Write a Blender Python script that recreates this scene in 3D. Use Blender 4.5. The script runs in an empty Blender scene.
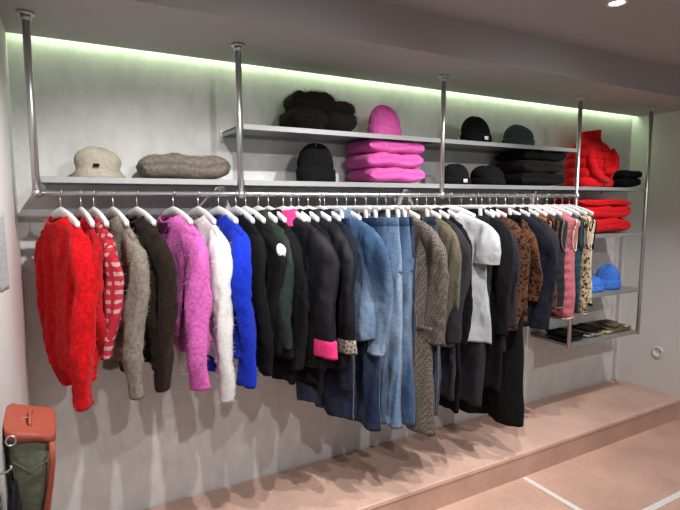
import bpy, math, random
from mathutils import Vector, Matrix, noise
sc=bpy.context.scene
sc.view_settings.view_transform='Standard'
R=random.Random(7)
PI=math.pi
# ---------------------------------------------------------------- materials
def base_mat(name):
    m=bpy.data.materials.new(name); m.use_nodes=True
    nt=m.node_tree; b=nt.nodes['Principled BSDF']
    return m,nt,b
def coords(nt,scale=(1,1,1)):
    tc=nt.nodes.new('ShaderNodeTexCoord'); mp=nt.nodes.new('ShaderNodeMapping')
    mp.inputs['Scale'].default_value=scale
    nt.links.new(tc.outputs['Object'],mp.inputs['Vector']); return mp.outputs['Vector']
def noise_n(nt,vec,scale,detail=4):
    n=nt.nodes.new('ShaderNodeTexNoise'); n.inputs['Scale'].default_value=scale; n.inputs['Detail'].default_value=detail
    nt.links.new(vec,n.inputs['Vector']); return n.outputs['Fac']
def ramp(nt,fac,stops,const=False):
    r=nt.nodes.new('ShaderNodeValToRGB')
    if const: r.color_ramp.interpolation='CONSTANT'
    el=r.color_ramp.elements
    while len(el)<len(stops): el.new(0.5)
    for e,(p,c) in zip(el,stops): e.position=p; e.color=(*c,1)
    nt.links.new(fac,r.inputs['Fac']); return r.outputs['Color']
def bump(nt,b,h,strength=.4,dist=.004):
    n=nt.nodes.new('ShaderNodeBump'); n.inputs['Strength'].default_value=strength; n.inputs['Distance'].default_value=dist
    nt.links.new(h,n.inputs['Height']); nt.links.new(n.outputs['Normal'],b.inputs['Normal'])
def mixc(nt,f,a,c,mode='MIX'):
    m=nt.nodes.new('ShaderNodeMix'); m.data_type='RGBA'; m.blend_type=mode
    for sock,v in ((m.inputs[0],f),(m.inputs[6],a),(m.inputs[7],c)):
        if isinstance(v,(int,float)): sock.default_value=v
        elif isinstance(v,tuple): sock.default_value=(*v,1)
        else: nt.links.new(v,sock)
    return m.outputs[2]
def sc3(c,k): return tuple(min(1,x*k) for x in c)
def cloth(name,c,var=.25,scale=60,rough=.95,sheen=.06,bs=.5,stretch=(1,1,1),metal=0,spec=.12):
    m,nt,b=base_mat(name); v=coords(nt,stretch)
    f=noise_n(nt,v,scale,5)
    nt.links.new(ramp(nt,f,[(.3,sc3(c,1-var)),(.7,sc3(c,1+var))]),b.inputs['Base Color'])
    b.inputs['Roughness'].default_value=rough; b.inputs['Metallic'].default_value=metal
    b.inputs['Sheen Weight'].default_value=sheen
    b.inputs['Specular IOR Level'].default_value=spec
    bump(nt,b,f,bs,.004); return m
def simple(name,c,rough=.5,metal=0,emit=0,ecol=None):
    m,nt,b=base_mat(name)
    v=coords(nt); f=noise_n(nt,v,40,3)
    nt.links.new(ramp(nt,f,[(.3,sc3(c,.96)),(.7,sc3(c,1.03))]),b.inputs['Base Color'])
    b.inputs['Roughness'].default_value=rough; b.inputs['Metallic'].default_value=metal
    if emit: b.inputs['Emission Strength'].default_value=emit; b.inputs['Emission Color'].default_value=(*(ecol or c),1)
    return m
def denim(name,c,fade=.5):
    m,nt,b=base_mat(name)
    f1=noise_n(nt,coords(nt,(1,1,.15)),300,3); f2=noise_n(nt,coords(nt,(1,1,.3)),7,4); f3=noise_n(nt,coords(nt,(1,1,3)),30,3)
    hi=tuple(x+(y-x)*fade for x,y in zip(c,(.42,.54,.66)))
    c2=ramp(nt,f2,[(.38,sc3(c,.85)),(.64,hi)])
    c1=ramp(nt,f1,[(.3,(.72,.72,.75)),(.7,(1.0,1.0,1.0))])
    c3=ramp(nt,f3,[(.35,(.85,.85,.86)),(.6,(1.0,1.0,1.0))])
    nt.links.new(mixc(nt,1.0,mixc(nt,1.0,c1,c2,'MULTIPLY'),c3,'MULTIPLY'),b.inputs['Base Color'])
    b.inputs['Roughness'].default_value=.9; b.inputs['Specular IOR Level'].default_value=.12
    bump(nt,b,f3,.4,.004); return m
def leopard(name,c,mid,dark,scale=28):
    m,nt,b=base_mat(name); v=coords(nt)
    n=nt.nodes.new('ShaderNodeTexNoise'); n.inputs['Scale'].default_value=30
    nt.links.new(v,n.inputs['Vector'])
    vv=mixc(nt,.04,v,n.outputs['Color'])
    vo=nt.nodes.new('ShaderNodeTexVoronoi'); vo.inputs['Scale'].default_value=scale; nt.links.new(vv,vo.inputs['Vector'])
    nt.links.new(ramp(nt,vo.outputs['Distance'],[(0,mid),(.2,dark),(.42,c)],True),b.inputs['Base Color'])
    b.inputs['Roughness'].default_value=.9; b.inputs['Sheen Weight'].default_value=.05; b.inputs['Specular IOR Level'].default_value=.15
    bump(nt,b,noise_n(nt,v,200),.3,.003); return m
def check(name,a,c,scale=90):
    m,nt,b=base_mat(name); v=coords(nt)
    rot=nt.nodes.new('ShaderNodeMapping'); rot.inputs['Rotation'].default_value=(.5,0,0); nt.links.new(v,rot.inputs['Vector'])
    ck=nt.nodes.new('ShaderNodeTexChecker'); ck.inputs['Scale'].default_value=scale
    ck.inputs['Color1'].default_value=(*a,1); ck.inputs['Color2'].default_value=(*c,1)
    nt.links.new(rot.outputs['Vector'],ck.inputs['Vector'])
    f=noise_n(nt,v,150); nt.links.new(mixc(nt,.4,ck.outputs['Color'],ramp(nt,f,[(.35,a),(.65,c)])),b.inputs['Base Color'])
    b.inputs['Roughness'].default_value=.95; b.inputs['Specular IOR Level'].default_value=.15; bump(nt,b,f,.3,.003); return m
def plaid(name,base,c1,c2,sz=14,sy=14):
    m,nt,b=base_mat(name); v=coords(nt)
    def wave(d,s,t):
        w=nt.nodes.new('ShaderNodeTexWave'); w.wave_type='BANDS'; w.bands_direction=d; w.inputs['Scale'].default_value=s
        w.inputs['Distortion'].default_value=1.5; w.inputs['Detail Scale'].default_value=3
        nt.links.new(v,w.inputs['Vector'])
        return ramp(nt,w.outputs['Fac'],[(0,(0,0,0)),(t,(1,1,1))],True)
    x=mixc(nt,wave('Z',sz,.62),base,c1); x=mixc(nt,wave('Y',sy,.6),x,c2)
    nt.links.new(x,b.inputs['Base Color']); b.inputs['Roughness'].default_value=.95
    bump(nt,b,noise_n(nt,v,120),.4,.004); return m

M={}
M['red']=cloth('mohair_red',(.56,.006,.010),.3,70)
M['redknit']=plaid('knit_red_white',(.48,.02,.04),(.55,.33,.32),(.4,.01,.03),9,12)
M['redknit2']=cloth('knit_red_plain',(.42,.008,.014),.3,70)
M['grey']=cloth('mohair_taupe',(.22,.19,.155),.3,80)
M['brown']=cloth('mohair_brown',(.020,.012,.009),.4,80)
M['pink']=cloth('mohair_pink',(.56,.12,.40),.25,80)
M['hotpink']=cloth('knit_hot_pink',(.60,.10,.36),.2,90)
M['magenta']=cloth('canvas_magenta',(.80,.04,.20),.1,90)
M['white']=cloth('mohair_white',(.66,.66,.64),.1,80)
M['blue']=cloth('mohair_cobalt',(.008,.03,.44),.25,80)
M['lightblue']=cloth('knit_sky_blue',(.06,.20,.68),.25,80)
M['black']=cloth('wool_black',(.008,.008,.009),.3,90,sheen=.01,spec=.08)
M['nylon']=cloth('nylon_black',(.009,.009,.012),.2,30,rough=.6,sheen=0,spec=.2)
M['green']=cloth('nylon_dark_green',(.018,.028,.022),.2,30,rough=.65,sheen=0,spec=.15)
M['olive']=cloth('canvas_olive',(.12,.105,.07),.2,90)
M['bagolive']=cloth('canvas_bag_olive',(.15,.155,.105),.2,70)
M['char']=cloth('wool_charcoal',(.026,.026,.032),.25,90,sheen=.02,spec=.1)
M['greyT']=cloth('jersey_grey_marl',(.42,.43,.45),.15,150)
M['navy']=cloth('wool_navy',(.013,.014,.024),.3,90,sheen=.02,spec=.1)
M['rust']=cloth('quilt_rust',(.26,.10,.035),.3,60)
M['vestpink']=leopard('quilt_dusty_pink',(.46,.13,.16),(.50,.18,.2),(.38,.09,.11),40)
M['teal']=leopard('quilt_teal',(.02,.06,.08),(.03,.09,.11),(.015,.03,.045),40)
M['leo']=leopard('fur_leopard_brown',(.10,.04,.018),(.04,.018,.01),(.008,.005,.005),50)
M['leo2']=leopard('fur_leopard_beige',(.46,.35,.23),(.22,.12,.06),(.02,.014,.01),48)
M['cream']=leopard('quilt_cream_print',(.58,.51,.41),(.45,.35,.22),(.22,.15,.09),40)
M['hounds']=check('tweed_houndstooth',(.20,.17,.145),(.03,.026,.022),125)
M['lining']=check('lining_check',(.50,.46,.38),(.05,.045,.045),60)
M['d_light']=denim('denim_light',(.18,.29,.45),.45)
M['d_mid']=denim('denim_mid',(.065,.13,.25),.4)
M['d_dark']=denim('denim_dark',(.022,.038,.085),.12)
M['d_grey']=denim('denim_grey',(.06,.085,.13),.12)
M['hatbeige']=cloth('felt_beige',(.38,.34,.28),.12,60)
M['foldtaupe']=cloth('knit_taupe_fold',(.15,.13,.105),.3,60)
M['foldbrown']=cloth('knit_dark_fold',(.012,.009,.008),.4,60)
M['beaniegrey']=cloth('knit_grey_green',(.045,.058,.064),.5,90)
M['coral']=simple('leather_coral',(.40,.085,.05),.5)
M['steel']=simple('steel_brushed',(.62,.62,.62),.38,1)
M['steeld']=simple('steel_hook',(.6,.6,.6),.3,1)
M['shelf']=simple('shelf_grey_metal',(.34,.35,.35),.45,.4)
M['hanger']=simple('hanger_white_plastic',(.85,.85,.85),.4)
M['gold']=simple('brass_wire',(.55,.40,.2),.35,1)
M['plastic']=simple('plastic_white',(.75,.75,.74),.4)
M['button']=simple('button_dark',(.05,.04,.035),.4)
M['stitch']=simple('stitch_tan',(.26,.20,.14),.8)
M['paper']=simple('paper_tag',(.8,.8,.76),.7)
def wallmat(name,c,grain=.06):
    m,nt,b=base_mat(name)
    f=noise_n(nt,coords(nt,(7,7,3.2)),3.2,10); g=noise_n(nt,coords(nt,(1,1,1)),5,6)
    a=ramp(nt,f,[(.3,sc3(c,1-grain)),(.7,sc3(c,1+grain*.5))]); d=ramp(nt,g,[(.35,(1-grain,)*3),(.65,(1,1,1))])
    nt.links.new(mixc(nt,1.0,a,d,'MULTIPLY'),b.inputs['Base Color']); b.inputs['Roughness'].default_value=.75
    b.inputs['Specular IOR Level'].default_value=.2
    bump(nt,b,f,.4,.005); return m
M['wall']=wallmat('plaster_wood_white',(.69,.69,.685),.085)
M['wall2']=wallmat('paint_white',(.74,.74,.735),.012)
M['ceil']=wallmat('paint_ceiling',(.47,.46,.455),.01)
def floormat(name,c):
    m,nt,b=base_mat(name)
    f=noise_n(nt,coords(nt),3,8); g=noise_n(nt,coords(nt),45,6)
    a=ramp(nt,f,[(.3,sc3(c,.84)),(.7,sc3(c,1.14))]); d=ramp(nt,g,[(.3,(.9,.9,.9)),(.65,(1,1,1))])
    nt.links.new(mixc(nt,1.0,a,d,'MULTIPLY'),b.inputs['Base Color'])
    b.inputs['Roughness'].default_value=.62; bump(nt,b,g,.15,.002); return m
M['floor']=floormat('terracotta_plaster',(.62,.40,.315))
M['plat_lit']=floormat('terracotta_platform_lit',(.66,.445,.36))  # same terracotta; lit top of the step painted in as a lighter colour
M['riser_shade']=floormat('terracotta_riser_shade',(.53,.34,.27))  # same terracotta; shade on the step front painted into the colour
M['line']=simple('inlay_white',(.8,.78,.75),.6)

# ---------------------------------------------------------------- mesh builder
class MB:
    def __init__(s): s.v=[];s.f=[];s.m=[];s.mats=[]
    def mi(s,mat):
        if mat not in s.mats: s.mats.append(mat)
        return s.mats.index(mat)
    def add(s,vs,fs,mat):
        o=len(s.v); k=s.mi(mat); s.v+= [tuple(p) for p in vs]
        for f in fs: s.f.append(tuple(i+o for i in f)); s.m.append(k)
    def loft(s,rings,mat,cap0=False,cap1=False):
        n=len(rings[0]); vs=[p for r in rings for p in r]; fs=[]
        for i in range(len(rings)-1):
            for j in range(n):
                a=i*n+j;b=i*n+(j+1)%n; fs.append((a,b,b+n,a+n))
        if cap0: fs.append(tuple(range(n))[::-1])
        if cap1: fs.append(tuple((len(rings)-1)*n+j for j in range(n)))
        s.add(vs,fs,mat)
    def tube(s,pts,r,mat,n=8,closed=False):
        rings=[];L=len(pts); P=[Vector(p) for p in pts]; up=None
        for i,p in enumerate(P):
            a=P[(i-1)%L] if (closed or i>0) else p; b=P[(i+1)%L] if (closed or i<L-1) else p
            t=(b-a).normalized()
            if up is None: up=t.orthogonal().normalized()
            up=(up-t*up.dot(t)).normalized(); w=t.cross(up)
            rr=r[i] if isinstance(r,list) else r
            rings.append([p+(up*math.cos(2*PI*k/n)+w*math.sin(2*PI*k/n))*rr for k in range(n)])
        if closed: rings.append(rings[0]); s.loft(rings,mat)
        else: s.loft(rings,mat,True,True)
    def box(s,c,d,mat,bev=0):
        x,y,z=c;a,b,h=[q/2 for q in d]
        if bev<=0:
            vs=[(x+i*a,y+j*b,z+k*h) for i in(-1,1) for j in(-1,1) for k in(-1,1)]
            s.add(vs,[(0,1,3,2),(4,6,7,5),(0,4,5,1),(2,3,7,6),(0,2,6,4),(1,5,7,3)],mat)
        else:
            rings=[]
            for zz,o in ((-h,bev),(-h+bev,0),(h-bev,0),(h,bev)):
                A=a-o;B=b-o; c2=bev
                rings.append([(x-A+c2,y-B,z+zz),(x+A-c2,y-B,z+zz),(x+A,y-B+c2,z+zz),(x+A,y+B-c2,z+zz),(x+A-c2,y+B,z+zz),(x-A+c2,y+B,z+zz),(x-A,y+B-c2,z+zz),(x-A,y-B+c2,z+zz)])
            s.loft(rings,mat,True,True)
    def sphere(s,c,r,mat,n=14,sq=(1,1,1)):
        rings=[]
        for i in range(1,n):
            t=PI*i/n
            rings.append([(c[0]+r*sq[0]*math.sin(t)*math.cos(2*PI*k/n),c[1]+r*sq[1]*math.sin(t)*math.sin(2*PI*k/n),c[2]+r*sq[2]*math.cos(t)) for k in range(n)])
        s.loft(rings,mat,True,True)
    def wrinkle(s,amp,seed):
        o=Vector((seed*.37,seed*.11,seed*.23)); nv=[]
        for p in s.v:
            v=Vector(p); k=min(1,max(0,(-.10-v.z)/.12)); q=Vector((v.x*6,v.y*6,v.z*2.3))+o
            d=noise.noise_vector(q)*amp+noise.noise_vector(Vector((v.x*22,v.y*22,v.z*10))+o)*amp*.2
            # ridged drape creases, mostly vertical with some diagonals
            rg=abs(noise.noise(Vector((v.y*15+v.z*2,v.z*2.6-abs(v.y)*3,o.x))))
            rg2=abs(noise.noise(Vector((v.y*26-v.z*9,v.z*12,o.y))))
            d.x+=(.22-rg)*amp*1.5+(.2-rg2)*amp*.5
            nv.append((v.x+d.x*k,v.y+d.y*k*.55,v.z+d.z*k*.5))
        s.v=nv
    def fuzz(s,count,ln,wd,mat,rnd,start=0,end=None,droop=.5):
        fs=[f for f in s.f[start:end] if len(f)==4]; V=s.v; ar=[];tot=0
        for f in fs:
            a,b,c=Vector(V[f[0]]),Vector(V[f[1]]),Vector(V[f[2]]); A=(b-a).cross(c-a).length; tot+=A; ar.append(tot)
        import bisect
        vs=[];ff=[]
        for _ in range(count):
            f=fs[min(len(fs)-1,bisect.bisect(ar,rnd.random()*tot))]
            a,b,c,d=[Vector(V[i]) for i in f]; u,w=rnd.random(),rnd.random()
            p=(a*(1-u)+b*u)*(1-w)+(d*(1-u)+c*u)*w
            n=(b-a).cross(d-a)
            if n.length<1e-9: continue
            n.normalize()
            if rnd.random()<.5: n=-n
            r=Vector((rnd.gauss(0,1),rnd.gauss(0,1),rnd.gauss(0,1)))*.45
            dr=(n+r+Vector((0,0,-droop))).normalized(); l=ln*rnd.uniform(.4,1.2)
            t=dr.orthogonal().normalized()*wd
            o=len(vs); vs+=[p+t,p-t,p+dr*l]; ff.append((o,o+1,o+2))
        s.add(vs,ff,mat)
    def obj(s,name,loc=(0,0,0),rz=0,parent=None,smooth=True,sub=0,rot=None):
        me=bpy.data.meshes.new(name); me.from_pydata(s.v,[],s.f)
        for m in s.mats: me.materials.append(m)
        me.polygons.foreach_set('material_index',s.m)
        me.polygons.foreach_set('use_smooth',[smooth]*len(s.f)); me.update()
        o=bpy.data.objects.new(name,me); sc.collection.objects.link(o)
        o.location=loc; o.rotation_euler=rot if rot else (0,0,rz)
        if parent: o.parent=parent
        return o
def quickbox(name,lo,hi,mat,parent=None):
    mb=MB(); c=[(a+b)/2 for a,b in zip(lo,hi)]; d=[b-a for a,b in zip(lo,hi)]
    mb.box((0,0,0),d,mat); return mb.obj(name,c,parent=parent,smooth=False)

# ---------------------------------------------------------------- room
XL,XR=-.14,4.22; ZC=2.46; ZS=2.28; ZF=-.115; ZP=.05
quickbox('floor',(-1.6,-4.6,ZF-.1),(5.2,.15,ZF),M['floor'])
mb=MB(); mb.box((0,0,0),(XR-XL-.002,.519,ZP-ZF-.03),M['riser_shade']); mb.box((0,-.003,.5*(ZP-ZF)),(XR-XL-.002,.525,.03),M['plat_lit'],.006)
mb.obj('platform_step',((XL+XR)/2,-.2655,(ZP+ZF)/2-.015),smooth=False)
quickbox('wall_back',(XL-.1,0,ZF),(XR+.1,.12,ZC+.05),M['wall'])
quickbox('wall_left',(XL-.1,-4.6,ZF),(XL,0,ZC+.05),M['wall2'])
quickbox('wall_right',(XR,-4.6,ZF),(XR+.1,0,ZC+.05),M['wall2'])
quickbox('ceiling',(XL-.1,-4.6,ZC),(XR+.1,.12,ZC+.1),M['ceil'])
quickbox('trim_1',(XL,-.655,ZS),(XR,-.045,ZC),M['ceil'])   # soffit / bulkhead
quickbox('floor_line_inlay',(2.44,-1.12,ZF),(2.475,-.535,ZF+.003),M['line'])
quickbox('floor_line_inlay.001',(2.475,-1.12,ZF),(XR,-1.085,ZF+.003),M['line'])
mb=MB(); led=simple('led_diffuser',(.9,1,.85),.5,0,10,(.76,1,.60)); mb.box((0,0,0),(XR-XL-.04,.03,.012),led)
mb.obj('led_strip_light',((XL+XR)/2,-.023,ZS+.04),smooth=False)

# ---------------------------------------------------------------- rack + shelves
rack=bpy.data.objects.new('clothing_rack_shelving',None); sc.collection.objects.link(rack)
YR=-.35; ZR=1.627
PX=[-.058,.739,1.906,3.073,3.883]
bot=[ZR-.02,ZR-.02,ZR-.02,.57,.57]
for i,(x,zb) in enumerate(zip(PX,bot)):
    mb=MB(); r=.0135; n=20
    mb.tube([(0,0,zb-ZR),(0,0,ZS-ZR-.001)],r,M['steel'],n)
    mb.tube([(0,0,ZS-ZR-.010),(0,0,ZS-ZR-.0005)],.030,M['steel'],24)
    mb.tube([(0,0,ZS-ZR-.03),(0,0,ZS-ZR-.010)],.018,M['steel'],20)
    mb.obj('post_%d'%(i+1),(x,YR,ZR),parent=rack)
mb=MB(); mb.tube([(PX[0],YR,ZR),(PX[3],YR,ZR)],.0115,M['steel'],14)
for i in range(4): mb.tube([(PX[i],YR-.02,ZR),(PX[i],YR+.02,ZR)],.017,M['steel'],14)
mb.obj('hanging_rail',parent=rack)
def shelf(nm,x0,x1,z):
    mb=MB(); y0=YR; mb.box(((x0+x1)/2,(y0-.004)/2,z-.003),(x1-x0,-y0-.004,.006),M['shelf'])
    mb.box(((x0+x1)/2,y0-.001,z-.012),(x1-x0,.004,.024),M['shelf'],.001)
    for x in (x0+.003,x1-.003): mb.box((x,y0/2,z-.012),(.006,-y0-.004,.024),M['shelf'])
    for x in (x0+.003,x1-.003): mb.box((x,-.008,z-.02),(.02,.014,.05),M['steel'])
    mb.box(((x0+x1)/2,-.008,z-.012),(x1-x0,.012,.024),M['shelf'])
    mb.obj(nm,parent=rack,smooth=False)
g=.016
for i in range(4): shelf('lower_shelf_%d'%(i+1),PX[i]+g,PX[i+1]-g,1.69)
for i in (1,2): shelf('upper_shelf_%d'%i,PX[i]+g,PX[i+1]-g,1.94)
shelf('side_shelf_1',PX[3]+g,PX[4]-g,1.357)
shelf('side_shelf_2',PX[3]+g,PX[4]-g,.93)
shelf('tray_shelf',PX[3]+g,PX[4]-g,.60)

# ---------------------------------------------------------------- hangers
def hanger(x,al,clip=False):
    mb=MB(); r=.0155
    pts=[(0,0,-.06),(0,.0,-.034)]
    for k in range(13):
        a=-PI/2+ (PI*1.55)*k/12+.15
        pts.append((0,r*math.cos(a),r*math.sin(a)))
    mb.tube(pts,.0022,M['steeld'],6)
    rings=[]; N=24; H=.16
    for k in range(N+1):
        s=-H+2*H*k/N
        if clip: top=-.056; h=.016; t=.007
        else:
            top=-.054-.34*(abs(s)**1.15)-.12*max(0,abs(s)-.085); h=.034-.08*abs(s); t=.0075
        rings.append([(-t,s,top-.004),(-t*.5,s,top),(t*.5,s,top),(t,s,top-.004),(t,s,top-h),(t*.4,s,top-h-.004),(-t*.4,s,top-h-.004),(-t,s,top-h)])
    mb.loft(rings,M['hanger'],True,True)
    if clip:
        for s in (-.13,.13): mb.box((0,s,-.10),(.014,.022,.062),M['hanger'],.003)
    return mb.obj('clothes_hanger',(x,YR,ZR),al)

# ---------------------------------------------------------------- garments
class Body:
    def __init__(s,W,L,b,flare,seed,neck=.085,slope=.062,folds=.012,puff=0,waist=.05,z0=-.098):
        s.W,s.L,s.b,s.fl,s.neck,s.sl,s.fo,s.pf,s.wa,s.z0=W,L,b,flare,neck,slope,folds,puff,waist,z0
        r=random.Random(seed); s.ph=[r.uniform(0,6.28) for _ in range(6)]; s.k=[r.uniform(1.2,2),r.uniform(2.6,3.8),r.uniform(.5,1)]
        s.lean=r.uniform(-.02,.02); s.wa=r.uniform(.0,.09)
    def ab(s,z):
        d=-z
        if d<s.sl:
            f=(max(d,0)/s.sl)**(1/1.2); return s.neck+(s.W/2-s.neck)*f, s.b*(1-.2*f)
        f=(d-s.sl)/(s.L-s.sl)
        a=s.W/2*(1-s.wa*math.sin(min(1,f*1.3)*PI)+s.fl*f)
        b=s.b*(.8+.45*math.sin(min(1,f)*PI*.8)+s.fl*f*.5)
        if s.pf: b*=1+s.pf*(abs(math.sin(d*PI/.055))-.6)
        return a,b
    def off(s,y,z):
        f=min(1,max(0,-z/s.L)); A=s.fo*(.25+f)
        return A*(math.sin(s.k[0]*2*PI*y/s.W+s.ph[0]+1.2*f)+.5*math.sin(s.k[1]*2*PI*y/s.W+s.ph[1]-2*f)+.35*math.sin(9*f+s.ph[2]+3*y/s.W))+s.lean*f
    def ring(s,z,grow=0,n=80):
        a,b=s.ab(z); a+=grow;b+=grow; out=[]
        sag=.028*max(0,1-(-z)/s.sl)
        for k in range(n):
            t=2*PI*k/n; c,q=math.cos(t),math.sin(t)
            y=a*math.copysign(abs(c)**.85,c); x=b*math.copysign(abs(q)**.8,q)+s.off(y,z)
            hz=.012*math.sin(2*t+s.ph[3])*max(0,(-z/s.L-.6))*2
            out.append((x,y,z+s.z0-sag*q*q+hz))
        return out
    def build(s,mb,mat,hem=None,neckband=True,hband=.05):
        rs=[]
        if neckband:
            for dz,g in ((.010,-.003),(.010,.004),(0,.003)):
                r=s.ring(0,g); rs.append([(p[0],p[1],p[2]+dz) for p in r])
        for k in range(1,8): rs.append(s.ring(-s.sl*k/7))
        n=50
        for k in range(1,n+1):
            z=-s.sl-(s.L-s.sl)*k/n; rs.append(s.ring(z,-.006 if (hem and -z>s.L-hband) else 0))
        rs.append(s.ring(-s.L,-.012)); mb.loft(rs,mat)
    def face(s,y,z,g=.003):
        a,b=s.ab(z); c=max(0,1-min(1,abs(y)/a)**(2/.85))
        return (-(b+g)*c**.4+s.off(y,z)-.001,y,z+s.z0)
    def patch(s,mb,y0,y1,z0,z1,mat,g=.004,nz=None,ny=6):
        nz=nz or max(3,int(abs(z1-z0)/.03)); vs=[];fs=[]
        for i in range(nz+1):
            for j in range(ny+1): vs.append(s.face(y0+(y1-y0)*j/ny,z0+(z1-z0)*i/nz,g))
        for i in range(nz):
            for j in range(ny): a=i*(ny+1)+j; fs.append((a,a+1,a+ny+2,a+ny+1))
        mb.add(vs,fs,mat)
def sleeve(mb,B,side,L,r0,r1,mat,seed,cuff=None,cuffh=.05,cuffg=.0,swing=None,flat=.6):
    r=random.Random(seed); ph=[r.uniform(0,6.28) for _ in range(4)]; sw=swing if swing is not None else r.uniform(-.035,.03)
    swy=r.uniform(-.045,.03)*(-side if side<0 else 1); L*=1 if side<0 else r.uniform(.95,1.03)
    rs=[];n=52; cut=None; N=30
    se=B.W/2
    for i in range(n+1):
        d=.018+(L-.018)*i/n; f=(d)/L
        grow=min(1,((d-.018)/.11))
        rad=(r0+(r1-r0)*f)*math.sqrt(max(0.02,1-(1-grow)**2))
        cy=side*(se-.075+ .080*math.sin(min(1,d/.2)*PI/2) + .016*math.sin(f*PI) -.012*f)+swy*f*f
        cx=sw*f*f*1.0+.014*math.sin(5*f+ph[0])*min(1,f*3)
        rad*=1+.05*math.sin(26*d+ph[1])*min(1,d/.15)*(f)
        g=0
        if cuff is not None and d>L-cuffh: g=cuffg
        ring=[]
        for k in range(N):
            t=2*PI*k/N; w=1+.08*math.sin(2*t+ph[2]+5*f)+.06*math.sin(3*t+ph[3]-16*d)
            c_,q_=math.cos(t),math.sin(t)
            ring.append((cx+(rad+g)*flat*w*q_, cy+(rad+g)*1.02*w*math.copysign(abs(c_)**.9,c_), -d+B.z0-.024))
        rs.append(ring)
        if cuff is not None and cut is None and d>L-cuffh: cut=i
    last=rs[-1]; c=Vector((sum(p[0] for p in last)/N,sum(p[1] for p in last)/N,last[0][2]))
    inner=[tuple(c+(Vector(p)-c)*.8+Vector((0,0,.004))) for p in last]
    inner2=[tuple(c+(Vector(p)-c)*.7+Vector((0,0,.04))) for p in last]
    if cuff is None: mb.loft(rs+[inner,inner2],mat,False,True)
    else:
        mb.loft(rs[:cut],mat,False,False)
        mb.loft([list(rs[cut-1])]+rs[cut:]+[inner,inner2],cuff,False,True)
def collar(mb,B,mat,h=.05,inner=None,spread=.034):
    a,b=B.ab(0); n=40; rs=[]
    prof=[(0,-.025),(.0,.02),(.004,.032),(.012,.03),(spread*.7,.0),(spread,-h*.75)]
    for g,dz in prof:
        ring=[]
        for k in range(n):
            t=2*PI*k/n; y=(a*1.0+g)*math.cos(t); x=(b*.9+g)*math.sin(t)+B.off(y,0)
            ring.append((x,y,B.z0+dz-(.25*abs(math.cos(t))*g)-.012*math.sin(t)**2))
        rs.append(ring)
    mb.loft(rs[:4],inner or mat); mb.loft(rs[3:],mat)
def armhole(mb,B,side,mat,dark,h=.2):
    pts=[];n=28
    for k in range(n):
        t=2*PI*k/n; z=-.045-h/2+ (h/2)*math.cos(t)
        a,b=B.ab(z); x=.034*math.sin(t)+B.off(side*a*.95,z)
        y=side*(a*.985-.012*abs(math.sin(t)))
        pts.append((x,y+side*.006,z+B.z0))
    mb.tube(pts,.005,mat,6,True)
    c=Vector((sum(p[0] for p in pts)/n,sum(p[1] for p in pts)/n,sum(p[2] for p in pts)/n))
    mb.add([c]+pts,[(0,1+k,1+(k+1)%n) for k in range(n)],dark)  # black disc across the opening stands in for the shade inside

def garment(kind,name,x,al,mat,W=.42,L=.6,SL=None,b=.035,flare=.05,r0=.068,r1=.042,fuzz=0,cuff=None,cuffh=.05,cuffg=-.006,hem=None,
            col=None,colin=None,buttons=0,puff=0,pockets=False,seed=None,trim=None,swing=None,folds=.013,hang=True,fl=.016,extra=None,neck=.085,wr=.020,flat=.6):
    seed=seed or int(x*1000)+11; mb=MB(); m=M[mat]
    B=Body(W,L,b,flare,seed,folds=folds,puff=puff,neck=neck)
    B.build(mb,m,hem=hem,neckband=(kind!='coat'))
    if SL:
        for sd in (-1,1):
            sleeve(mb,B,sd,SL,r0,r1,m,seed+sd*3,cuff=M[cuff] if cuff else None,cuffh=cuffh,cuffg=cuffg,swing=swing,flat=flat)
    if col: collar(mb,B,M[col],inner=M[colin] if colin else None)
    if kind in('coat','jacket'):
        B.patch(mb,-.022,.022,-.09,-L+.01,m,.006)
        B.patch(mb,-.030,-.022,-.09,-L+.01,M['black'],.004,ny=1)
        for i in range(buttons):
            p=B.face(.0,-.14-i*(L-.25)/max(1,buttons-1),.008); mb.sphere(p,.010,M['button'],8,(.4,1,1))
    if pockets:
        for s in (-.11,.11):
            B.patch(mb,s-.06,s+.06,-L*.62,-L*.62-.05,m,.008)
            B.patch(mb,s-.062,s+.062,-L*.62-.05,-L*.62-.056,M['black'],.008,nz=1)
    if kind=='denimjacket':
        B.patch(mb,-.02,.02,-.08,-L+.01,m,.006)
        for yy in (-.09,.09):
            B.patch(mb,yy-.05,yy+.05,-.19,-.23,m,.008); B.patch(mb,yy-.05,yy+.05,-.186,-.19,M['stitch'],.007,nz=1)
        B.patch(mb,-.2,.2,-L+.045,-L+.04,M['stitch'],.004,nz=1,ny=20)
        for i in range(5): mb.sphere(B.face(0,-.12-i*.09,.008),.008,M['steel'],8,(.4,1,1))
    if kind=='vest':
        for sd in (-1,1): armhole(mb,B,sd,M[trim or 'cream'],M['black'])
        a,b_=B.ab(0)
        mb.tube([(b_*math.sin(t)+B.off(a*math.cos(t),0),a*math.cos(t),B.z0+.012-.028*math.sin(t)**2) for t in [2*PI*k/24 for k in range(24)]],.006,M[trim or 'cream'],6,True)
        B.patch(mb,-.008,.008,-.06,-L+.01,M[trim or 'cream'],.006,ny=2)
        mb.tube(B.ring(-L,.002),.005,M[trim or 'cream'],6,True)
    if extra: extra(mb,B)
    if wr: mb.wrinkle(wr,seed)
    if fuzz: mb.fuzz(int(fuzz*1.8),fl,.0006,m,random.Random(seed+5),0,len(mb.f))
    o=mb.obj(name,(x,YR,ZR),al)
    if hang: hanger(x,al)
    return o
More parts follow.
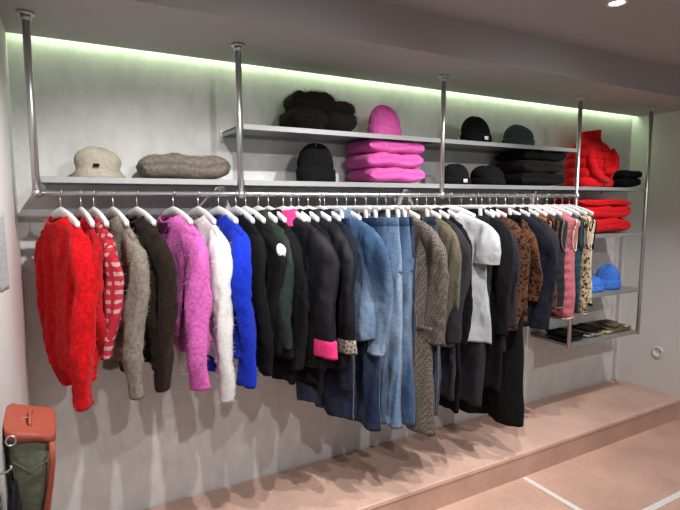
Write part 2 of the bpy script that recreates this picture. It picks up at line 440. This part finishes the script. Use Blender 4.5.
def trousers(name,x,al,mat,L=1.1,W=.36,leg=.095,b=.03,flare=0,seed=None,band=True,stitch=False,swing=0):
    seed=seed or int(x*1000)+3; r=random.Random(seed); mb=MB(); m=M[mat]; z0=-.115
    ph=[r.uniform(0,6.28) for _ in range(5)]
    def off(y,z):
        f=-z/L; return .012*(.4+f)*math.sin(2*PI*1.5*y/W+ph[0]+2*f)+swing*f*f
    def ring(z,a,b,cy=0,N=56):
        out=[]
        for k in range(N):
            t=2*PI*k/N; c,q=math.cos(t),math.sin(t)
            y=cy+a*math.copysign(abs(c)**.85,c); out.append((b*math.copysign(abs(q)**.8,q)+off(y,z)+.004*math.sin(4*t+ph[1]+12*z),y,z+z0))
        return out
    rise=.27; rs=[]
    for k in range(14):
        f=k/13; rs.append(ring(-rise*f,W/2*(1+.18*f**.7),b*(.55+.65*f)))
    mb.loft(rs,m,True,True)
    if band:
        mb.loft([ring(.002,W/2+.003,b*.6+.002),ring(-.038,W/2*1.02+.006,b*.68+.003),ring(-.04,W/2*1.02,b*.65)],m)
        for yy in (-.12,-.04,.06,.13):
            mb.box((-b*.68+off(yy,0)-.004,yy,z0-.02),(.005,.011,.046),m)
    Wl=W/2*1.18
    for sd in (-1,1):
        rs=[]; kick=r.uniform(-.012,.03)*sd; n=36; dx=r.uniform(-.02,.02)
        for k in range(51):
            f=k/50; z=-rise*.75-(L-rise*.75)*f
            a=Wl*.52*(1-f)+leg*f*(1+flare*f)
            cy=sd*(Wl*.49)+ .008*math.sin(3*f+ph[3])+kick*f
            wr=1+.06*math.sin(30*f+ph[2])
            q=ring(z,a*.98,b*(1.15-.1*f)*wr,cy,n); rs.append([(p[0]+dx*f,p[1],p[2]) for p in q])
        c=rs[-1]; cen=Vector((sum(p[0] for p in c)/n,sum(p[1] for p in c)/n,c[0][2]))
        ins=[tuple(cen+(Vector(p)-cen)*.85+Vector((0,0,.003))) for p in c]; ins2=[tuple(cen+(Vector(p)-cen)*.8+Vector((0,0,.05))) for p in c]
        mb.loft(rs+[ins,ins2],m,False,True)
        if stitch:
            mb.tube([(sum(p[0] for p in q)/n, (min if sd<0 else max)(p[1] for p in q),q[0][2]) for q in rs],.0015,M['stitch'],4)
            vs=[]
            for i,(yy,zz) in enumerate([(-.055,-.1),(.055,-.1),(.055,-.21),(0,-.235),(-.055,-.21)]):
                y=sd*.09+yy; vs.append((-b*1.18+off(y,zz)-.003,y,zz+z0))
            mb.add(vs,[(0,1,2,3,4)],m); mb.tube(vs,.0016,M['stitch'],4,True)
    mb.wrinkle(.017,seed)
    mb.obj(name,(x,YR,ZR),al); hanger(x,al,True)

# --- knitwear
garment('sweater','mohair_sweater',.02,.32,'red',W=.40,L=.60,SL=.67,b=.042,r0=.060,r1=.042,fuzz=4500,hem=True,flat=.75)
garment('sweater','knit_sweater',.09,.18,'redknit2',W=.38,L=.5,SL=.45,b=.022,r0=.048,r1=.034,fuzz=1500,hem=True)
garment('cardigan','striped_knit_cardigan',.135,.2,'redknit',W=.38,L=.48,SL=.50,b=.022,r0=.044,r1=.034,fuzz=1200,hem=True)
garment('sweater','mohair_sweater',.205,.2,'grey',W=.40,L=.56,SL=.665,b=.030,r0=.050,r1=.038,fuzz=4000,hem=True,swing=0,flat=.7)
garment('sweater','mohair_sweater',.295,.26,'brown',W=.40,L=.60,SL=.665,b=.038,r0=.058,r1=.04,fuzz=4000,hem=True,swing=.01,flat=.75)
garment('sweater','mohair_sweater',.44,.24,'pink',W=.42,L=.56,SL=.67,b=.045,r0=.062,r1=.050,fuzz=5000,hem=True,swing=-.01,flat=.75)
garment('sweater','mohair_sweater',.545,.17,'white',W=.42,L=.60,SL=.755,b=.026,r0=.050,r1=.042,fuzz=4500,hem=True,swing=.01,flat=.75)
garment('sweater','mohair_sweater',.635,.2,'blue',W=.42,L=.60,SL=.71,b=.034,r0=.056,r1=.045,fuzz=4000,hem=True,swing=.01,flat=.75)
garment('sweater','wool_sweater',.715,.15,'black',W=.42,L=.60,SL=.66,b=.026,r0=.052,r1=.04,fuzz=1500,hem=True)
garment('sweater','wool_sweater',.76,.18,'black',W=.42,L=.62,SL=.58,b=.026,r0=.055,r1=.05,fuzz=3500,fl=.026)
def pom(mb,B): mb.sphere((-.03,-B.W/2-.02,-.25),.034,M['white'],14,(.8,1,1.1))
garment('jacket','bomber_jacket',.82,.15,'green',W=.42,L=.58,SL=.60,b=.03,r0=.058,r1=.05,col='green',extra=pom,cuff='black',hem=True)
# --- black jackets
garment('coat','wool_coat',.87,.10,'black',W=.42,L=.75,SL=.66,b=.03,col='black')
garment('jacket','canvas_jacket',.945,.26,'nylon',W=.48,L=.68,SL=.60,b=.04,r0=.080,r1=.070,cuff='magenta',cuffh=.075,cuffg=.008,col='magenta',colin='magenta',buttons=4,pockets=True,swing=.02,flat=.5)
garment('coat','wool_coat',.985,.12,'black',W=.42,L=.78,SL=.62,b=.024,col='black')
garment('coat','wool_coat',1.025,.15,'black',W=.42,L=.82,SL=.66,b=.03,col='black')
garment('jacket','canvas_jacket',1.075,.24,'nylon',W=.46,L=.72,SL=.61,b=.036,r0=.072,r1=.060,cuff='lining',cuffh=.06,cuffg=.004,col='nylon',buttons=4,pockets=True,swing=.02,flat=.5)
garment('coat','wool_coat',1.14,.15,'navy',W=.44,L=.84,SL=.62,b=.03,col='navy')
# --- denim
trousers('jeans',1.165,.2,'d_dark',.98,stitch=True)
garment('denimjacket','denim_jacket',1.235,.28,'d_mid',W=.50,L=.60,SL=.65,b=.036,r0=.078,r1=.056,col='d_mid',colin='d_light',cuff='d_light',cuffg=.0,swing=.02,flat=.5)
trousers('jeans',1.29,.30,'d_dark',1.05,stitch=True,W=.38,leg=.11)
trousers('jeans',1.34,.35,'d_mid',1.04,stitch=True,W=.38,leg=.115)
trousers('jeans',1.405,.46,'d_light',1.07,stitch=True,W=.38,leg=.12,b=.036)
trousers('jeans',1.475,.36,'d_mid',1.08,stitch=True,W=.38,leg=.115,b=.034)
trousers('jeans',1.53,.22,'d_dark',1.05,stitch=True,W=.36,leg=.10,b=.026)
# --- coats
def cufftab(mb,B):
    for s in (-1,1): mb.box((-.045,s*(B.W/2+.005),-.095-.58),(.012,.08,.022),M['hounds'],.003)
garment('coat','houndstooth_coat',1.59,.26,'hounds',W=.48,L=1.13,SL=.64,b=.042,r0=.080,r1=.064,flare=.18,col='hounds',buttons=5,pockets=True,swing=.03,extra=cufftab,flat=.5)
trousers('jeans',1.68,.18,'d_grey',1.06,stitch=True)
garment('jacket','olive_jacket',1.735,.22,'olive',W=.44,L=.70,SL=.67,b=.034,r0=.066,r1=.052,col='olive',buttons=4,flat=.5)
garment('coat','wool_coat',1.80,.15,'char',W=.42,L=1.0,SL=.66,b=.03,flare=.1,col='char')
garment('coat','wool_coat',1.86,.15,'black',W=.40,L=1.09,SL=.70,b=.028,r0=.055,r1=.045,flare=.1,col='black',buttons=4)
garment('tshirt','t_shirt',1.965,.34,'greyT',W=.48,L=.73,SL=.25,b=.038,r0=.074,r1=.074,swing=-.01,folds=.018,flat=.45)
trousers('trousers',2.055,.2,'char',1.09)
garment('coat','wool_coat',2.13,.16,'black',W=.44,L=1.02,SL=.66,b=.032,flare=.1,col='black')
garment('coat','wool_coat',2.17,.18,'char',W=.42,L=.80,SL=.62,b=.024,col='char')
garment('coat','leopard_coat',2.215,.24,'leo',W=.46,L=.68,SL=.64,b=.036,r0=.068,r1=.058,col='black',flat=.55)
trousers('trousers',2.28,.26,'black',1.25,W=.40,leg=.115,b=.034)
garment('coat','leopard_coat',2.335,.2,'leo',W=.42,L=.66,SL=.50,b=.028,col='leo')
garment('coat','wool_coat',2.41,.22,'navy',W=.46,L=.68,SL=.66,b=.04,r0=.074,r1=.060,col='navy',buttons=3,flat=.55)
garment('coat','wool_coat',2.49,.16,'char',W=.44,L=.60,SL=.60,b=.03,col='char')
# --- vests
garment('vest','quilted_vest',2.565,.18,'rust',W=.38,L=.58,b=.04,puff=.25,trim='black',wr=.012)
garment('vest','quilted_vest',2.635,.22,'leo',W=.38,L=.64,b=.04,puff=.25,trim='black',wr=.012)
garment('vest','quilted_vest',2.70,.18,'char',W=.38,L=.60,b=.035,puff=.2,trim='foldtaupe',wr=.012)
garment('vest','quilted_vest',2.785,.26,'vestpink',W=.41,L=.67,b=.05,puff=.25,trim='cream',wr=.012)
garment('vest','quilted_vest',2.86,.20,'teal',W=.38,L=.65,b=.036,puff=.25,trim='char',wr=.012)
garment('vest','quilted_vest',2.935,.24,'leo2',W=.39,L=.66,b=.040,puff=.2,trim='cream',wr=.012)
garment('vest','quilted_vest',3.005,.20,'cream',W=.36,L=.61,b=.034,puff=.2,trim='black',wr=.012)

# ---------------------------------------------------------------- shelf goods
def beanie(name,x,y,z,r,h,mat,seed=1,cuff=True,tag=False):
    mb=MB(); rs=[]; n=72; rd=random.Random(seed); ph=rd.uniform(0,6)
    prof=[]
    ch=h*.36
    if cuff: prof+=[(.93,0),(1.04,.003),(1.07,ch*.3),(1.06,ch*.8),(1.02,ch),(.95,ch*.98)]
    else: prof+=[(.98,0),(1.0,ch*.4),(.97,ch)]
    for k in range(1,12):
        t=k/11*PI/2; prof.append((.97*math.cos(t)**.75+.02,ch+(h-ch)*math.sin(t)))
    for q,zz in prof:
        ring=[]
        for k in range(n):
            t=2*PI*k/n; rib=1+.02*math.cos(24*t)*(1 if q>.3 else 0); lump=1+.07*math.sin(2*t+ph)+.05*math.sin(3*t+ph*2+zz*20)
            ring.append((r*q*rib*lump*math.cos(t)+.15*zz*math.cos(ph),r*.9*q*rib*lump*math.sin(t),zz*(1+.08*math.sin(t*2+ph)*(zz>ch*1.1))))
        rs.append(ring)
    mb.loft(rs,M[mat],True,True)
    if tag: mb.box((-.02,-r*.99,ch*.5),(.035,.004,.02),M['paper'])
    mb.fuzz(700,.008,.0007,M[mat],rd)
    return mb.obj(name,(x,y,z+.001),rd.uniform(-.3,.3) if not tag else .2)
def fold(mb,cx,cy,cz,w,d,h,mat,seed,fz=0,soft=.5,fl=.012,lump=1,ue=7,crease=.012):
    rd=random.Random(seed); n=56; rs=[]; m=M[mat]; S=40; sp=rd.uniform(0,6)
    for i in range(S+1):
        u=-1+2*i/S; e=(max(0,1-abs(u)**ue))**.45; ring=[]
        for k in range(n):
            t=2*PI*k/n; c,q=math.cos(t),math.sin(t)
            yy=d/2*math.copysign(abs(c)**.45,c)*(e*.1+.9 if ue>5 else e*.5+.5); zz=h/2*math.copysign(abs(q)**soft,q)*(.12+.88*e)
            yy*=1+.05*noise.noise(Vector((u*2.2+seed,t*.8,seed*1.3)))
            zz+=h*.09*lump*noise.noise(Vector((u*3+seed,c*2,q)))*(1 if q>0 else .3)
            if c<0: yy+= crease*math.exp(-((zz-.05*h*math.sin(u*4+sp))/(h*.07))**2)*e
            ring.append((cx+u*w/2*(1+.03*noise.noise(Vector((seed,c*2,q*2)))),cy+yy,cz+h/2+zz+.003*math.sin(u*5+sp)))
        rs.append(ring)
    a=len(mb.f); mb.loft(rs,m,True,True)
    if fz: mb.fuzz(fz,fl,.0008,m,rd,a)
def stack(name,x,y,z,w,d,layers,seed=1,fz=500,rz=0,soft=.5,fl=.012,lump=1):
    mb=MB(); zz=.004
    rd=random.Random(seed)
    for i,(h,mat) in enumerate(layers):
        fold(mb,rd.uniform(-.012,.012),rd.uniform(-.01,.01),zz,w*rd.uniform(.93,1),d*rd.uniform(.95,1),h,mat,seed*10+i,fz,soft,fl,lump); zz+=h*.9
    return mb.obj(name,(x,y,z),rz)
LZ=1.691; UZ=1.941
mb=MB(); rs=[]; n=48
for q,zz in [(1.25,.0),(1.30,.004),(1.02,.028),(.98,.04),(1.06,.065),(1.02,.085),(.85,.106),(.5,.122),(.15,.126)]:
    rs.append([(.086*q*math.cos(2*PI*k/n)*(1+.04*math.sin(3*2*PI*k/n+zz*30)),.080*q*math.sin(2*PI*k/n),zz+.006*math.sin(2*2*PI*k/n)*(zz>.02)) for k in range(n)])
mb.loft(rs,M['hatbeige'],True,True)
mb.box((-.01,-.087,.050),(.022,.006,.012),M['black']); mb.obj('knit_brim_hat',(.165,-.2,LZ))
stack('folded_scarf',.53,-.19,LZ,.40,.22,[(.105,'foldtaupe')],3,2500,soft=.8)
mb=MB()   # pile of shaggy fur hats
fold(mb,-.085,0,.004,.21,.23,.115,'foldbrown',41,5000,.95,.026,1.5,3,0)
fold(mb,.095,.0,.004,.20,.22,.105,'foldbrown',42,5000,.95,.026,1.5,3,0)
fold(mb,-.045,.005,.085,.24,.21,.115,'foldbrown',43,5500,.95,.028,1.5,3,0)
fold(mb,.115,.005,.080,.15,.19,.085,'foldbrown',44,3500,.95,.026,1.5,3,0)
mb.obj('fluffy_fur_hats',(1.215,-.18,UZ+.002))
beanie('beanie_hat',1.612,-.2,UZ,.092,.165,'hotpink',3)
beanie('beanie_hat',1.19,-.2,LZ,.092,.185,'black',4)
stack('folded_sweater_stack',1.635,-.19,LZ,.38,.28,[(.085,'hotpink'),(.083,'hotpink'),(.080,'hotpink')],6,1500,soft=.65,lump=1.5)
beanie('beanie_hat',2.285,-.21,UZ,.092,.155,'black',7,tag=True)
beanie('beanie_hat',2.66,-.2,UZ,.105,.135,'beaniegrey',8)
beanie('beanie_hat',2.12,-.23,LZ,.082,.115,'black',9,tag=True)
beanie('beanie_hat',2.38,-.23,LZ,.10,.115,'black',10)
stack('folded_sweater_stack',2.80,-.19,LZ,.42,.28,[(.088,'black'),(.083,'foldbrown'),(.075,'black')],12,1500,soft=.6,lump=1.5)
# upright folded red puffer jacket
mb=MB(); rs=[]; n=64
for i in range(61):
    f=i/60; z=.33*f
    hw=.168-.080*max(0,(f-.62)/.38)**1.7; hd=.105-.05*max(0,(f-.6)/.4)**1.5
    pf=.014*abs(math.sin(f*PI*5))**.6
    rs.append([((hw+pf)*math.copysign(abs(math.cos(t))**.6,math.cos(t)),(hd+pf)*math.copysign(abs(math.sin(t))**.6,math.sin(t)),z+.012*math.sin(2*t+1)*f) for t in [2*PI*k/n for k in range(n)]])
for q,h in [(.080,.345),(.080,.375),(.082,.402),(.074,.408),(.064,.395),(.058,.35)]:
    rs.append([(q*math.cos(2*PI*k/n),q*.72*math.sin(2*PI*k/n),h+.010*math.cos(2*PI*k/n)) for k in range(n)])
mb.loft(rs,M['red'],True,True)
mb.tube([(0,-.122+.05*max(0,f-.6)/.4,.33*f) for f in [k/12 for k in range(13)]],.004,M['redknit2'],6)
mb.tube([(-.11,-.085,.27),(-.135,-.105,.19),(-.115,-.115,.11),(-.04,-.118,.06),(.03,-.118,.05)],[.025,.032,.032,.030,.022],M['red'],16)
mb.tube([(.11,-.085,.27),(.135,-.105,.21),(.12,-.115,.14),(.06,-.118,.11),(.0,-.120,.11)],[.025,.032,.032,.030,.022],M['red'],16)
mb.obj('folded_puffer_jacket',(3.44,-.18,LZ+.002),0)
stack('folded_sweater',3.75,-.21,LZ,.22,.26,[(.068,'black'),(.062,'black')],14,300,soft=.65)
stack('folded_sweater_stack',3.48,-.19,1.358,.62,.28,[(.11,'red'),(.105,'red'),(.05,'red')],16,1500,soft=.7,lump=2)
beanie('beanie_hat',3.44,-.24,.931,.085,.10,'lightblue',21)
beanie('beanie_hat',3.66,-.22,.931,.095,.17,'lightblue',22)
# tray contents
stack('folded_scarf',3.20,-.22,.601,.20,.20,[(.028,'green'),(.022,'black')],31,0)
stack('folded_scarf',3.42,-.23,.601,.18,.18,[(.022,'lining'),(.02,'olive'),(.018,'black')],32,0)
mb=MB()
mb.box((0,0,.006),(.30,.24,.008),M['foldtaupe'],.002)
mb.tube([(-.15,-.12,.03),(.15,-.12,.03),(.15,.12,.03),(-.15,.12,.03)],.0045,M['gold'],6,True)
for a_ in(-1,1):
    mb.box((a_*.15,0,.018),(.004,.24,.022),M['gold']); mb.box((0,a_*.12,.018),(.30,.004,.022),M['gold'])
mb.tube([(.05*math.cos(t)*(1-.02*t)-.06,.05*math.sin(t)*(1-.02*t),.022) for t in [k*.3 for k in range(60)]],.006,M['button'],6)
mb.box((.07,0,.03),(.08,.12,.035),M['foldtaupe'],.004); mb.box((.07,.0,.053),(.06,.09,.012),M['olive'],.003)
mb.obj('accessory_tray',(3.69,-.2,.600))

# ---------------------------------------------------------------- wall socket
mb=MB(); n=32
rs=[[(x,r*math.cos(2*PI*k/n),r*math.sin(2*PI*k/n)) for k in range(n)] for x,r in ((0,.046),(-.010,.046),(-.015,.042),(-.015,.030),(-.004,.028),(-.004,.001))]
mb.loft(rs,M['plastic'],True,True)
for s in(-1,1): mb.tube([(-.0045,s*.009,0),(-.0035,s*.009,0)],.003,M['black'],8)
mb.obj('wall_socket',(XR,-.33,.373))

# ---------------------------------------------------------------- left wall: bag, jacket, scarf on pegs
def peg(y,z,l=.03):
    mb=MB(); mb.tube([(0,0,0),(.003,0,0)],.011,M['steel'],16); mb.tube([(.003,0,0),(l,0,.0),(l+.006,0,.006),(l+.006,0,.012)],.003,M['steel'],8)
    mb.obj('wall_hook',(XL,y,z))
DZ=-.052
peg(-1.10,1.092+DZ,.05)
mb=MB(); rs=[]; W2=.050
def bagring(z,gx,gy,skew=0):
    return [(.056+(W2+gx)*math.copysign(abs(math.cos(t))**.55,math.cos(t)),(.10+gy)*math.copysign(abs(math.sin(t))**.55,math.sin(t)),z-skew*math.cos(t)+.004*math.sin(3*t+z*30)) for t in [2*PI*k/40 for k in range(40)]]
for i in range(21):
    f=i/20; bulge=.006*math.sin(f*PI*1.5)-(.03 if f>.97 else 0)
    rs.append(bagring(-.01-.30*f,-.004+bulge-.016*f,bulge,.020*(1-f)))
mb.loft(rs,M['bagolive'],True,True)
mb.loft([bagring(.008,.002,.004,.022),bagring(.006,.006,.008,.022),bagring(-.012,.006,.008,.022),bagring(-.014,.0,.002,.022)],M['coral'],True,True)
sp=[(.104,-.108,-.02),(.102,-.112,-.07),(.094,-.114,-.13),(.082,-.113,-.19),(.068,-.110,-.25),(.061,-.10,-.30)]
for dx in (-.003,.0,.003): mb.tube([(p[0]+dx,p[1],p[2]) for p in sp],.004,M['coral'],8)
mb.tube([(.056,.045*math.cos(a),.004+.022*math.sin(a)) for a in [PI*k/14 for k in range(15)]],.004,M['coral'],8)
mb.tube([(.02,-.108,-.05),(.055,-.112,-.085),(.095,-.112,-.06)],.0025,M['olive'],6)
mb.tube([(.020+.010*math.cos(a),-.112,.004+.012*math.sin(a)) for a in [2*PI*k/16 for k in range(16)]],.0025,M['steel'],6,True)
mb.obj('canvas_tote_bag',(XL,-1.10,1.080+DZ))
peg(-1.32,1.06+DZ,.02)
mb=MB(); rs=[]
for f in [i/20 for i in range(21)]:
    z=-.02-.75*f; hy=.03+.07*min(1,f*4)**.6; hx=.008+.016*min(1,f*3)
    rs.append([(.027+hx*math.sin(t)*(1+.2*math.sin(3*t+5*f)),hy*math.cos(t)*(1+.04*math.sin(5*t)),z) for t in [2*PI*k/40 for k in range(40)]])
mb.loft(rs,M['nylon'],True,True); mb.tube([(.024,.03*math.cos(a),-.02+.035*math.sin(a)) for a in [PI*k/10 for k in range(11)]],.003,M['black'],6)
mb.obj('hanging_jacket',(XL,-1.32,1.045+DZ))
peg(-1.20,1.575,.014)
mb=MB(); rs=[]
for f in [i/16 for i in range(17)]:
    z=.0-.18*f; hy=.012+.03*min(1,f*2.5)**.7
    rs.append([(.020+.014*math.sin(t)*(1+.25*math.sin(4*t+3*f)),hy*math.cos(t),z) for t in [2*PI*k/32 for k in range(32)]])
mb.loft(rs,M['greyT'],True,True); mb.obj('hanging_scarf',(XL,-1.20,1.573))

# ---------------------------------------------------------------- lights
def downlight(x,y,p,aim,size=95,blend=.7):
    mb=MB(); n=32
    mb.loft([[(r*math.cos(2*PI*k/n),r*math.sin(2*PI*k/n),z) for k in range(n)] for r,z in ((.045,0),(.045,-.006),(.034,-.008),(.030,0.0))],M['plastic'])
    em=bpy.data.materials.get('lamp_disc') or simple('lamp_disc',(1,1,1),.5,0,12,(1,.96,.9))
    mb.add([(.030*math.cos(2*PI*k/n),.030*math.sin(2*PI*k/n),-.003) for k in range(n)],[tuple(range(n))],em)
    o=mb.obj('ceiling_downlight',(x,y,ZC-.0005))
    l=bpy.data.lights.new('spot','SPOT'); l.energy=p; l.spot_size=math.radians(size); l.spot_blend=blend; l.shadow_soft_size=.016; l.color=(1,.965,.94)
    lo=bpy.data.objects.new('spot',l); sc.collection.objects.link(lo); lo.parent=o; lo.location=(0,0,-.03)
    d=Vector(aim)-Vector((x,y,ZC-.03)); lo.rotation_euler=d.to_track_quat('-Z','Y').to_euler()
P=95
downlight(.45,-1.45,P,(.35,0,.35),88)
downlight(1.45,-1.45,P,(1.3,0,.35),88)
downlight(2.19,-1.15,P*.75,(2.1,-.1,.2),88)
downlight(3.15,-1.25,P*.85,(3.1,-.1,.2),88)
downlight(.9,-2.9,P*.8,(.7,0,.2),80)
downlight(2.4,-2.8,P*.8,(2.2,-.3,.1),90)
w=bpy.data.worlds.new('world'); sc.world=w; w.use_nodes=True
w.node_tree.nodes['Background'].inputs[0].default_value=(.98,.97,1,1); w.node_tree.nodes['Background'].inputs[1].default_value=.36

# ---------------------------------------------------------------- camera
cam=bpy.data.cameras.new('camera'); co=bpy.data.objects.new('camera',cam); sc.collection.objects.link(co)
cam.sensor_fit='HORIZONTAL'; cam.sensor_width=36; cam.lens=510/680*36; cam.clip_start=.05
co.location=(0,-2.6,1.6); co.rotation_euler=(math.radians(90-6.155),0,-math.radians(29.09))
sc.camera=co
